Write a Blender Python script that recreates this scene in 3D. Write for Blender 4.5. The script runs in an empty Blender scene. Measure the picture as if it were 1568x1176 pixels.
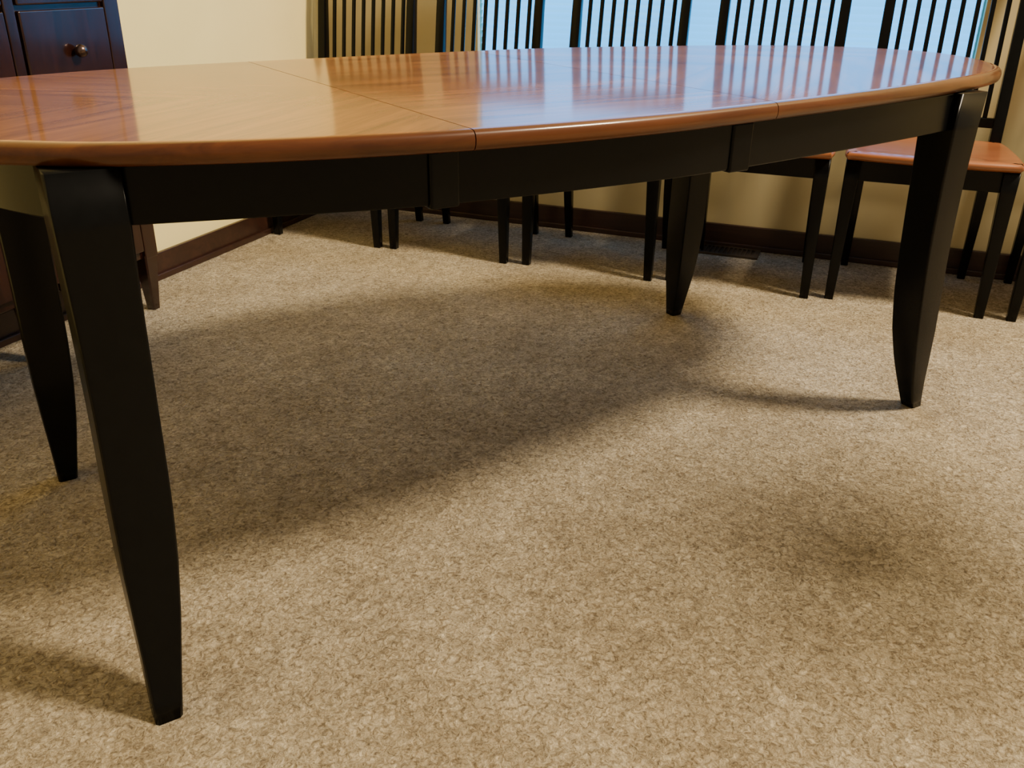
import bpy, bmesh, math, random
import numpy as np
from mathutils import Vector, Matrix
random.seed(4)
S=bpy.context.scene
col=S.collection

# ---------------------------------------------------------------- materials
def new_mat(name):
    m=bpy.data.materials.new(name); m.use_nodes=True
    nt=m.node_tree; b=nt.nodes['Principled BSDF']
    return m,nt,b
def N(nt,t,**kw):
    n=nt.nodes.new(t)
    for k,v in kw.items():
        if k in n.inputs: n.inputs[k].default_value=v
        else: setattr(n,k,v)
    return n
def ramp(nt,stops):
    r=nt.nodes.new('ShaderNodeValToRGB'); e=r.color_ramp.elements
    while len(e)<len(stops): e.new(0.5)
    for i,(p,c) in enumerate(stops): e[i].position=p; e[i].color=(*c,1)
    return r
def simple(name,colr,rough=.5,spec=.5,var=.08,scale=20,bump=0.0,coat=0):
    m,nt,b=new_mat(name)
    tc=N(nt,'ShaderNodeTexCoord'); no=N(nt,'ShaderNodeTexNoise',Scale=scale,Detail=4.0)
    nt.links.new(tc.outputs['Object'],no.inputs['Vector'])
    r=ramp(nt,[(.3,[c*(1-var) for c in colr]),(.7,[c*(1+var) for c in colr])])
    nt.links.new(no.outputs['Fac'],r.inputs['Fac']); nt.links.new(r.outputs['Color'],b.inputs['Base Color'])
    b.inputs['Roughness'].default_value=rough; b.inputs['Specular IOR Level'].default_value=spec
    b.inputs['Coat Weight'].default_value=coat; b.inputs['Coat Roughness'].default_value=.12
    if bump:
        bp=N(nt,'ShaderNodeBump',Strength=bump,Distance=.002); nt.links.new(no.outputs['Fac'],bp.inputs['Height'])
        nt.links.new(bp.outputs['Normal'],b.inputs['Normal'])
    return m
def wood(name,c1,c2,rough,rot=0,scale=(1.2,14,14),coat=.3,coatr=.15,veneer=False,mirror=False,spec=.5,lo=.3,hi=.72):
    m,nt,b=new_mat(name); L=nt.links.new
    tc=N(nt,'ShaderNodeTexCoord'); src=tc.outputs['Object']
    if mirror:
        sp=N(nt,'ShaderNodeSeparateXYZ'); L(src,sp.inputs[0]); ab=N(nt,'ShaderNodeMath',operation='ABSOLUTE'); L(sp.outputs['Y'],ab.inputs[0])
        cb=N(nt,'ShaderNodeCombineXYZ'); L(sp.outputs['X'],cb.inputs['X']); L(ab.outputs[0],cb.inputs['Y']); L(sp.outputs['Z'],cb.inputs['Z']); src=cb.outputs[0]
    rt=N(nt,'ShaderNodeMapping'); rt.inputs['Rotation'].default_value=(0,0,rot); L(src,rt.inputs['Vector'])
    mp=N(nt,'ShaderNodeMapping'); mp.inputs['Scale'].default_value=scale; L(rt.outputs['Vector'],mp.inputs['Vector'])
    no=N(nt,'ShaderNodeTexNoise',Scale=2.2,Detail=8.0,Roughness=.62,Distortion=.9)
    L(mp.outputs['Vector'],no.inputs['Vector'])
    r=ramp(nt,[(lo,c1),(hi,c2)])
    L(no.outputs['Fac'],r.inputs['Fac'])
    no2=N(nt,'ShaderNodeTexNoise',Scale=3.0,Detail=2.0); L(tc.outputs['Object'],no2.inputs['Vector'])
    mx=N(nt,'ShaderNodeMix',data_type='RGBA',blend_type='MULTIPLY'); mx.inputs['Factor'].default_value=.45
    L(r.outputs['Color'],mx.inputs['A']); L(no2.outputs['Fac'],mx.inputs['B'])
    out=mx.outputs['Result']
    if veneer:
        br=N(nt,'ShaderNodeTexBrick'); br.inputs['Scale'].default_value=1.0; br.inputs['Brick Width'].default_value=1.3
        br.inputs['Row Height'].default_value=.11; br.inputs['Mortar Size'].default_value=0.0
        br.inputs['Color1'].default_value=(.58,.53,.48,1); br.inputs['Color2'].default_value=(1.15,1.12,1.05,1); br.inputs['Bias'].default_value=.2
        L(rt.outputs['Vector'],br.inputs['Vector'])
        m2=N(nt,'ShaderNodeMix',data_type='RGBA',blend_type='MULTIPLY'); m2.inputs['Factor'].default_value=.5
        L(out,m2.inputs['A']); L(br.outputs['Color'],m2.inputs['B']); out=m2.outputs['Result']
    L(out,b.inputs['Base Color'])
    b.inputs['Roughness'].default_value=rough; b.inputs['Specular IOR Level'].default_value=spec
    b.inputs['Coat Weight'].default_value=coat; b.inputs['Coat Roughness'].default_value=coatr
    return m

TC1,TC2=(.175,.055,.010),(.42,.160,.033)
M_top=wood('cherry_table_wood',TC1,TC2,.45,coat=.85,coatr=.095,veneer=True,spec=.1,lo=.32,hi=.68)
M_topend=wood('cherry_table_wood_mitred',TC1,TC2,.45,rot=math.radians(38),coat=.85,coatr=.095,veneer=True,mirror=True,spec=.1,lo=.32,hi=.68)
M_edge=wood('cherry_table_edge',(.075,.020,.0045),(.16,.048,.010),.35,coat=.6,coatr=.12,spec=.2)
M_seat=wood('cherry_seat_wood',(.26,.08,.027),(.42,.15,.05),.32,coat=.5,coatr=.15)
M_cab=wood('dark_cherry_wood',(.012,.004,.003),(.040,.011,.007),.22,scale=(14,14,1.4),coat=.5,coatr=.10)
M_black=simple('black_painted_wood',(.0022,.0024,.0026),.27,.17,.2,60)
M_base=wood('baseboard_stained_wood',(.026,.010,.006),(.055,.020,.012),.4,coat=.2)
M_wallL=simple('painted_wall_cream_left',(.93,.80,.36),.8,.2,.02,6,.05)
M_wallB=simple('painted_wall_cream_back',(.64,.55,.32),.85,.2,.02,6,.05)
M_metal=simple('vent_brown_metal',(.05,.035,.022),.45,.5,.1,40)
M_brass=simple('aged_metal_knob',(.16,.11,.10),.25,.6,.1,40); M_brass.node_tree.nodes['Principled BSDF'].inputs['Metallic'].default_value=1
M_frame=simple('window_frame_paint',(.42,.38,.28),.5,.4,.03,10)
M_dome=simple('blocker_dome_fabric',(.5,.42,.3),.8,.2,.05,30)  # cloth of the added, unseen shadow blocker

def carpet():
    m,nt,b=new_mat('beige_pile_carpet'); L=nt.links.new
    tc=N(nt,'ShaderNodeTexCoord')
    n1=N(nt,'ShaderNodeTexNoise',Scale=98.0,Detail=7.0,Roughness=.70,Distortion=1.1)
    n2=N(nt,'ShaderNodeTexNoise',Scale=24.0,Detail=5.0,Roughness=.62)
    n3=N(nt,'ShaderNodeTexNoise',Scale=3.4,Detail=5.0,Roughness=.6)
    v=N(nt,'ShaderNodeTexVoronoi',Scale=170.0,Randomness=1.0)
    for n in (n1,n2,n3,v): L(tc.outputs['Object'],n.inputs['Vector'])
    r1=ramp(nt,[(.36,(.28,.215,.135)),(.49,(.59,.495,.35)),(.63,(.85,.75,.57))])
    L(n1.outputs['Fac'],r1.inputs['Fac'])
    r2=ramp(nt,[(.36,(.80,.79,.77)),(.62,(1.06,1.055,1.04))]); L(n2.outputs['Fac'],r2.inputs['Fac'])
    r3=ramp(nt,[(.38,(.80,.78,.75)),(.60,(1.0,1.0,1.0))]); L(n3.outputs['Fac'],r3.inputs['Fac'])
    a=N(nt,'ShaderNodeMix',data_type='RGBA',blend_type='MULTIPLY'); a.inputs['Factor'].default_value=1
    c=N(nt,'ShaderNodeMix',data_type='RGBA',blend_type='MULTIPLY'); c.inputs['Factor'].default_value=1
    L(r1.outputs['Color'],a.inputs['A']); L(r2.outputs['Color'],a.inputs['B'])
    L(a.outputs['Result'],c.inputs['A']); L(r3.outputs['Color'],c.inputs['B'])
    L(c.outputs['Result'],b.inputs['Base Color'])
    b.inputs['Roughness'].default_value=1; b.inputs['Specular IOR Level'].default_value=.05
    b.inputs['Sheen Weight'].default_value=.1
    ad=N(nt,'ShaderNodeMath',operation='SUBTRACT'); L(n1.outputs['Fac'],ad.inputs[0])
    mu=N(nt,'ShaderNodeMath',operation='MULTIPLY'); mu.inputs[1].default_value=.35
    L(v.outputs['Distance'],mu.inputs[0]); L(mu.outputs[0],ad.inputs[1])
    bp=N(nt,'ShaderNodeBump',Strength=.95,Distance=.013); L(ad.outputs[0],bp.inputs['Height'])
    b2=N(nt,'ShaderNodeBump',Strength=.5,Distance=.018); L(n2.outputs['Fac'],b2.inputs['Height'])
    L(bp.outputs['Normal'],b2.inputs['Normal']); L(b2.outputs['Normal'],b.inputs['Normal'])
    return m
M_carpet=carpet()
def emis(name,c,s,base=(.3,.5,.6)):
    m,nt,b=new_mat(name)
    tc=N(nt,'ShaderNodeTexCoord'); no=N(nt,'ShaderNodeTexNoise',Scale=1.5,Detail=2.0)
    nt.links.new(tc.outputs['Object'],no.inputs['Vector'])
    r=ramp(nt,[(.3,[x*.75 for x in c]),(.7,c)]); nt.links.new(no.outputs['Fac'],r.inputs['Fac'])
    nt.links.new(r.outputs['Color'],b.inputs['Emission Color'])
    b.inputs['Emission Strength'].default_value=s
    b.inputs['Base Color'].default_value=(*base,1); b.inputs['Roughness'].default_value=.7
    return m
M_sky=emis('dusk_daylight_pane',(.05,.36,.90),3.6)
M_slat=emis('backlit_blind_slat',(.055,.40,.88),3.5,(.04,.14,.20))

# ---------------------------------------------------------------- helpers
def obj(name,bm,mat,parent=None,smooth=False,bevel=0,loc=None):
    me=bpy.data.meshes.new(name); bmesh.ops.recalc_face_normals(bm,faces=bm.faces); bm.to_mesh(me); bm.free()
    me.materials.append(mat)
    o=bpy.data.objects.new(name,me); col.objects.link(o)
    if parent: o.parent=parent
    if bevel:
        md=o.modifiers.new('bevel','BEVEL'); md.width=bevel; md.segments=3; md.limit_method='ANGLE'; md.angle_limit=math.radians(40)
    if smooth or bevel:
        for p in me.polygons: p.use_smooth=True
        md=o.modifiers.new('wn','WEIGHTED_NORMAL'); md.keep_sharp=True
    return o
def empty(name,mtx=None):
    e=bpy.data.objects.new(name,None); col.objects.link(e); e.empty_display_size=.1
    if mtx is not None: e.matrix_world=mtx
    return e
def add_box(bm,x0,x1,y0,y1,z0,z1):
    vs=[bm.verts.new((x,y,z)) for x in (x0,x1) for y in (y0,y1) for z in (z0,z1)]
    for f in ((0,1,3,2),(4,6,7,5),(0,4,5,1),(2,3,7,6),(0,2,6,4),(1,5,7,3)): bm.faces.new([vs[i] for i in f])
def loft(bm,rings,cap=True):
    R=[[bm.verts.new(p) for p in r] for r in rings]; n=len(R[0])
    for a,b in zip(R[:-1],R[1:]):
        for i in range(n): bm.faces.new((a[i],a[(i+1)%n],b[(i+1)%n],b[i]))
    if cap: bm.faces.new(R[0]); bm.faces.new(R[-1][::-1])
def square(cx,cy,z,w,d,ch=.004):
    w/=2; d/=2
    return [(cx+a,cy+b,z) for a,b in ((w-ch,d),(w,d-ch),(w,-d+ch),(w-ch,-d),(-w+ch,-d),(-w,-d+ch),(-w,d-ch),(-w+ch,d))]
def catmull(P,n=10,closed=True):
    P=[Vector(p) for p in P]; out=[]; m=len(P)
    rng=range(m) if closed else range(m-1)
    for i in rng:
        g=(lambda k:P[k%m]) if closed else (lambda k:P[max(0,min(m-1,k))])
        a,b,c,d=g(i-1),g(i),g(i+1),g(i+2)
        for k in range(n):
            t=k/n
            out.append(.5*((2*b)+(c-a)*t+(2*a-5*b+4*c-d)*t*t+(3*b-a-3*c+d)*t**3))
    if not closed: out.append(P[-1])
    return out

# ---------------------------------------------------------------- room frame
RY=-.935; O=Vector((.406,1.526,0)); D=Vector((math.cos(RY),math.sin(RY),0)); NN=Vector((-D.y,D.x,0))
ROOM=Matrix.Translation(O)@Matrix.Rotation(RY,4,'Z')
UL=-.485; VB=.50; HC=4.8
def room_obj(name,boxes,mat,bevel=0):
    bm=bmesh.new()
    for b in boxes: add_box(bm,*b)
    o=obj(name,bm,mat,bevel=bevel); o.matrix_world=ROOM; return o
bm=bmesh.new()
add_box(bm,-4.0,7.0,-6.0,4.0,-.1,0)
fl=obj('floor',bm,M_carpet)
WU0,WU1,WZ0,WZ1=.17,1.88,.58,2.15
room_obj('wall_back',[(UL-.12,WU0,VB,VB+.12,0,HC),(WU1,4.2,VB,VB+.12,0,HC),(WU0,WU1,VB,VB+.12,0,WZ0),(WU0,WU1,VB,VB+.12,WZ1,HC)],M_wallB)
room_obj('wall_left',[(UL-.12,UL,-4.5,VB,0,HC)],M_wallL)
room_obj('baseboard_back',[(UL+.001,4.2,VB-.016,VB-.001,.0,.085),(UL+.001,4.2,VB-.028,VB-.016,.0,.02)],M_base,.003)
room_obj('baseboard_left',[(UL+.001,UL+.016,-4.5,VB-.03,.0,.085),(UL+.016,UL+.028,-4.5,VB-.03,.0,.02)],M_base,.003)
# window
win=empty('window_1',ROOM)
bm=bmesh.new()
for a in (WU0,.745,1.32,WU1-.03): add_box(bm,a,a+.03,VB+.055,VB+.10,WZ0,WZ1)
add_box(bm,WU0,WU1,VB+.055,VB+.10,WZ0,WZ0+.04); add_box(bm,WU0,WU1,VB+.055,VB+.10,WZ1-.04,WZ1)
obj('sash_frame',bm,M_frame,win,bevel=.003)
bm=bmesh.new(); add_box(bm,WU0,WU1,VB+.105,VB+.112,WZ0,WZ1); obj('pane',bm,M_sky,win)
bm=bmesh.new()
z=WZ0+.02
while z<WZ1-.03:
    v=[bm.verts.new(p) for p in ((WU0+.008,VB+.018,z),(WU1-.008,VB+.018,z),(WU1-.008,VB+.030,z+.023),(WU0+.008,VB+.030,z+.023))]
    bm.faces.new(v); z+=.0235
add_box(bm,WU0+.005,WU1-.005,VB+.015,VB+.045,WZ1-.03,WZ1-.002)
obj('blind_slats',bm,M_slat,win)
# floor vent
vt=empty('floor_vent',ROOM)
vu,vv=1.17,.42
bm=bmesh.new()
for a in ((-.14,.14,-.055,-.042),(-.14,.14,.042,.055),(-.14,-.125,-.042,.042),(.125,.14,-.042,.042)): add_box(bm,vu+a[0],vu+a[1],vv+a[2],vv+a[3],.001,.008)
for i in range(16):
    x=-.12+i*.016; add_box(bm,vu+x,vu+x+.006,vv-.042,vv+.042,.002,.007)
add_box(bm,vu-.125,vu+.125,vv-.042,vv+.042,.001,.0015)
obj('grille',bm,M_metal,vt,bevel=.001)

# ---------------------------------------------------------------- table
table=empty('dining_table')
OUT=[(-.85,-.27),(-.75,-.335),(-.57,-.40),(-.34,-.447),(-.06,-.465),(.206,-.450),(.60,-.410),(.95,-.342),(1.12,-.245),(1.235,-.09),(1.265,.06),(1.185,.23),(.98,.37),(.70,.455),(.42,.515),(.1,.52),(-.2,.505),(-.55,.475),(-.79,.405),(-.98,.28),(-1.07,.10),(-1.06,-.06),(-.98,-.17)]
outl=[Vector((p.x,p.y)) for p in catmull([(a,b,0) for a,b in OUT],8)]
def inset(P,d):
    n=len(P); R=[]
    for i in range(n):
        t=(P[(i+1)%n]-P[i-1]).normalized(); nrm=Vector((-t.y,t.x)); R.append(P[i]+nrm*d)
    return R
ZT=.76
def top_bm():
    bm=bmesh.new(); rings=[]
    for ins,z in ((.03,ZT-.027),(.008,ZT-.027),(.003,ZT-.0245),(.0005,ZT-.019),(0,ZT-.012),(.0015,ZT-.006),(.005,ZT-.002),(.010,ZT-.0004),(.016,ZT)):
        rings.append([(p.x,p.y,z) for p in inset(outl,ins)])
    loft(bm,rings); return bm
SX=(-.335,.206); g=.0008
for nm,lo,hi,mt in (('top_end_left',None,SX[0]-g,M_topend),('top_leaf',SX[0]+g,SX[1]-g,M_top),('top_end_right',SX[1]+g,None,M_topend)):
    bm=top_bm(); bmesh.ops.recalc_face_normals(bm,faces=bm.faces)
    for x,sgn in ((lo,-1),(hi,1)):
        if x is None: continue
        geom=bm.verts[:]+bm.edges[:]+bm.faces[:]
        bmesh.ops.bisect_plane(bm,geom=geom,plane_co=(x,0,0),plane_no=(sgn,0,0),clear_outer=True)
        bmesh.ops.holes_fill(bm,edges=[e for e in bm.edges if e.is_boundary],sides=0)
    for e in bm.edges:
        if len(e.link_faces)==2 and max(abs(f.normal.x) for f in e.link_faces)>.9999: e.smooth=False
    o=obj(nm,bm,mt,table); o.data.materials.append(M_edge)
    for p in o.data.polygons:
        p.use_smooth=abs(p.normal.z)<.999 and abs(p.normal.x)<.9999
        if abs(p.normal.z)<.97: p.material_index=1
ZA=.66
def apron(nm,P,th=.022,z0=ZA,z1=ZT-.028):
    C=catmull([(a,b,0) for a,b in P],8,False); bm=bmesh.new(); A=[]
    for i,p in enumerate(C):
        t=(C[min(i+1,len(C)-1)]-C[max(i-1,0)]).normalized(); n=Vector((-t.y,t.x,0))*th/2
        A.append([(p.x-n.x,p.y-n.y,z0),(p.x+n.x,p.y+n.y,z0),(p.x+n.x,p.y+n.y,z1),(p.x-n.x,p.y-n.y,z1)])
    loft(bm,A); return obj(nm,bm,M_black,table,bevel=.003)
LEGS=[((-.779,-.288),(-.812,-.408)),((.825,-.345),(.938,-.330)),((.795,.345),(.857,.431)),((-.815,.335),(-.833,.343))]
apron('apron_front',[(-.76,-.30),(-.57,-.352),(-.36,-.400),(-.06,-.424),(.15,-.421),(.5,-.393),(.79,-.36)])
apron('apron_rear',[(.79,.36),(.5,.44),(.1,.46),(-.3,.44),(-.6,.39),(-.79,.345)])
apron('apron_end_left',[(-.79,-.26),(-.86,-.13),(-.885,.02),(-.87,.17),(-.82,.31)])
apron('apron_end_right',[(.83,-.33),(.91,-.17),(.935,0),(.90,.18),(.82,.33)])
for nm,x,y in (('apron_joint_1',-.362,-.401),('apron_joint_2',.150,-.423)):
    bm=bmesh.new(); add_box(bm,x-.022,x+.022,y-.014,y+.014,ZA-.004,ZT-.028); obj(nm,bm,M_black,table,bevel=.004)
bm=bmesh.new()
for y in (-.12,.12): add_box(bm,-.7,.75,y-.025,y+.025,ZT-.075,ZT-.028)
obj('slide_rails',bm,M_black,table,bevel=.003)
SW=[(0,.085),(.15,.080),(.35,.077),(.55,.076),(.68,.071),(.80,.060),(.91,.046),(1,.036)]
for k,(t,f) in enumerate(LEGS):
    bm=bmesh.new(); rings=[]; n=28
    rings.append(square(t[0],t[1],ZT-.028,.086,.086))
    for i in range(n+1):
        s=i/n; z=ZA*(1-s); o_=.10*s+.90*s**2.8
        w=float(np.interp(s,[a for a,_ in SW],[b for _,b in SW]))*(1 if k==0 else .96)
        rings.append(square(t[0]+(f[0]-t[0])*o_,t[1]+(f[1]-t[1])*o_,z,w,w))
    loft(bm,rings[::-1]); obj('leg_%d'%(k+1),bm,M_black,table,smooth=True)

# ---------------------------------------------------------------- chairs
def build_chair(parent):
    parts=[]
    W=.455
    for i,sx in enumerate((-1,1)):
        bm=bmesh.new(); rings=[]
        for s in np.linspace(0,1,8):
            w=.026+.018*s; rings.append(square(sx*(W/2-.012-.006*s),.0+.012,.435*s,w,w,.003))
        loft(bm,rings); parts.append(obj('leg_front_%d'%(i+1),bm,M_black,parent,smooth=True))
        bm=bmesh.new(); rings=[]
        for z,y,w,d in ((0,.405,.024,.026),(.2,.375,.03,.034),(.43,.36,.034,.042),(.55,.365,.033,.038),(.8,.395,.031,.03),(1.03,.435,.029,.024)):
            rings.append(square(sx*(.188),y,z,w,d,.003))
        loft(bm,rings); parts.append(obj('back_post_%d'%(i+1),bm,M_black,parent,smooth=True))
    bm=bmesh.new()
    add_box(bm,-W/2+.02,W/2-.02,.004,.024,.375,.435)
    add_box(bm,-.185,.185,.352,.372,.375,.435)
    for sx in (-1,1):
        x=sx*(W/2-.028); add_box(bm,x-.010,x+.010,.01,.37,.375,.435)
    parts.append(obj('seat_rails',bm,M_black,parent,bevel=.003))
    plan=[(-.20,-.022),(0,-.035),(.20,-.022),(.238,0.0),(.232,.18),(.21,.34),(.16,.365),(0,.37),(-.16,.365),(-.21,.34),(-.232,.18),(-.238,0.0)]
    sp=[Vector((p.x,p.y)) for p in catmull([(a,b,0) for a,b in plan],5)]
    bm=bmesh.new(); rings=[]
    for ins,z in ((.03,.436),(.010,.437),(.001,.446),(.001,.454),(.008,.461),(.03,.462)):
        rings.append([(p.x,p.y,z) for p in inset(sp,ins)])
    c=Vector((0,.17))
    for sc,z in ((.6,.456),(.3,.453)): rings.append([((p-c).x*sc,(p-c).y*sc+c.y,z) for p in sp])
    loft(bm,rings); parts.append(obj('seat',bm,M_seat,parent,smooth=True))
    def ybk(z): return .365+(.07)*max(0,(z-.55)/.48)**1.1
    for nm,z0,z1,w in (('lower_rail',.50,.53,.37),('crest_rail',.97,1.05,.405)):
        bm=bmesh.new(); rings=[]
        for x in np.linspace(-w/2,w/2,9):
            y0=ybk(z0)+.012*(1-(2*x/w)**2); y1=ybk(z1)+.012*(1-(2*x/w)**2)
            rings.append([(x,y0-.009,z0),(x,y0+.009,z0),(x,y1+.009,z1),(x,y1-.009,z1)])
        loft(bm,rings); parts.append(obj(nm,bm,M_black,parent,bevel=.003))
    for i in range(8):
        x=-.188+.376*(i+1)/9
        bm=bmesh.new(); rings=[]
        for z in np.linspace(.515,.99,8): rings.append(square(x,ybk(z)+.010,z,.0135,.010,.002))
        loft(bm,rings); parts.append(obj('back_slat_%d'%(i+1),bm,M_black,parent,smooth=True))
    return parts
def place(u,v,ang=0): return ROOM@Matrix.Translation((u,v,0))@Matrix.Rotation(ang,4,'Z')
first=None
for (u,v,a) in ((.277,-.035,0),(-.215,-.045,.0),(.787,-.020,0),(1.285,.010,0),(1.79,.035,0),(2.31,.045,0)):
    e=empty('dining_chair',place(u,v,a))
    if first is None: first=build_chair(e)
    else:
        for p in first:
            q=p.copy(); q.parent=e; col.objects.link(q)

# ---------------------------------------------------------------- cabinet
cab=empty('sideboard_cabinet',ROOM)
CU0,CU1,CV0,CV1,CZ0,CZ1=UL+.03,-.275,-1.78,-.835,.16,1.10
bm=bmesh.new(); add_box(bm,CU0,CU1-.012,CV0,CV1,CZ0,CZ1); obj('carcass',bm,M_cab,cab,bevel=.004)
bm=bmesh.new(); add_box(bm,CU0,CU1+.015,CV0-.015,CV1+.015,CZ1,CZ1+.03); obj('cabinet_top',bm,M_cab,cab,bevel=.006)
bm=bmesh.new()
for a in (CV0,CV1-.05): add_box(bm,CU1-.014,CU1,a,a+.05,CZ0,CZ1)
add_box(bm,CU1-.014,CU1,-1.19,-1.16,CZ0,CZ1)
obj('stiles',bm,M_cab,cab,bevel=.003)
rows=[.18,.43,.66,.84,1.0,1.09]; k=0
for a,b in ((CV0+.055,-1.195),(-1.155,CV1-.055)):
    for z0,z1 in zip(rows[:-1],rows[1:]):
        k+=1; bm=bmesh.new(); add_box(bm,CU1-.013,CU1+.004,a,b,z0+.006,z1-.006); obj('drawer_%d'%k,bm,M_cab,cab,bevel=.004)
        v=(a+b)/2+.015; zk=(z0+z1)/2-.012
        bm=bmesh.new(); bmesh.ops.create_uvsphere(bm,u_segments=16,v_segments=10,radius=.016,matrix=Matrix.Translation((CU1+.022,v,zk)))
        bmesh.ops.create_cone(bm,cap_ends=True,segments=12,radius1=.006,radius2=.006,depth=.02,matrix=Matrix.Translation((CU1+.010,v,zk))@Matrix.Rotation(math.pi/2,4,'Y'))
        obj('knob_%d'%k,bm,M_brass,cab,smooth=True)
for k,(u,v) in enumerate(((CU1-.025,-.862),(CU1-.025,-1.285),(CU1-.025,-1.74),(CU0+.03,-.865),(CU0+.03,-1.74))):
    bm=bmesh.new(); loft(bm,[square(u,v,0,.028,.028),square(u,v,CZ0+.01,.05,.05)]); obj('foot_%d'%(k+1),bm,M_cab,cab)

# ---------------------------------------------------------------- shadow blocker (added out of frame, its shade throws the soft blob on the carpet)
pl=empty('shadow_blocker'); px_,py_,pz_=1.13,-1.30,1.70
bm=bmesh.new(); rings=[]
for r_,z_ in ((.19,0),(.185,.05),(.15,.15),(.07,.22),(.02,.24)):
    rings.append([(px_+r_*math.cos(a),py_+r_*math.sin(a),pz_+z_) for a in np.linspace(0,2*math.pi,33)[:-1]])
loft(bm,rings,cap=False); bm.faces.new([v for v in bm.verts[-32:]])
obj('dome',bm,M_dome,pl,smooth=True)
bm=bmesh.new(); bmesh.ops.create_cone(bm,cap_ends=True,segments=12,radius1=.005,radius2=.005,depth=2.8,matrix=Matrix.Translation((px_,py_,pz_+.23+1.4)))
obj('cord',bm,M_black,pl)

# ---------------------------------------------------------------- lights
def area(name,loc,target,size,power,colr):
    l=bpy.data.lights.new(name,'AREA'); l.shape='DISK'; l.size=size; l.energy=power; l.color=colr
    o=bpy.data.objects.new(name,l); col.objects.link(o); o.location=loc
    o.rotation_euler=(Vector(target)-Vector(loc)).to_track_quat('-Z','Y').to_euler(); return o
area('ceiling_lamp_key',(2.45,-2.35,4.6),(0,0,0),.95,560,(1,.82,.57))
w=bpy.data.worlds.new('room_ambient'); S.world=w; w.use_nodes=True
w.node_tree.nodes['Background'].inputs[0].default_value=(1.0,.80,.53,1); w.node_tree.nodes['Background'].inputs[1].default_value=.45

# ---------------------------------------------------------------- camera
C=Vector((-.913,-1.446,.951)); psi,pit,rol,f=1.003,.440,.014,1372.
fw=Vector((math.cos(psi)*math.cos(pit),math.sin(psi)*math.cos(pit),-math.sin(pit)))
r=Vector((math.sin(psi),-math.cos(psi),0)); u=r.cross(fw)
r2=r*math.cos(rol)+u*math.sin(rol); u2=-r*math.sin(rol)+u*math.cos(rol)
cam=bpy.data.cameras.new('camera'); co=bpy.data.objects.new('camera',cam); col.objects.link(co)
cam.sensor_width=36; cam.lens=f/1568*36; cam.clip_start=.02
m=Matrix((r2,u2,-fw)).transposed().to_4x4(); m.translation=C; co.matrix_world=m
S.camera=co
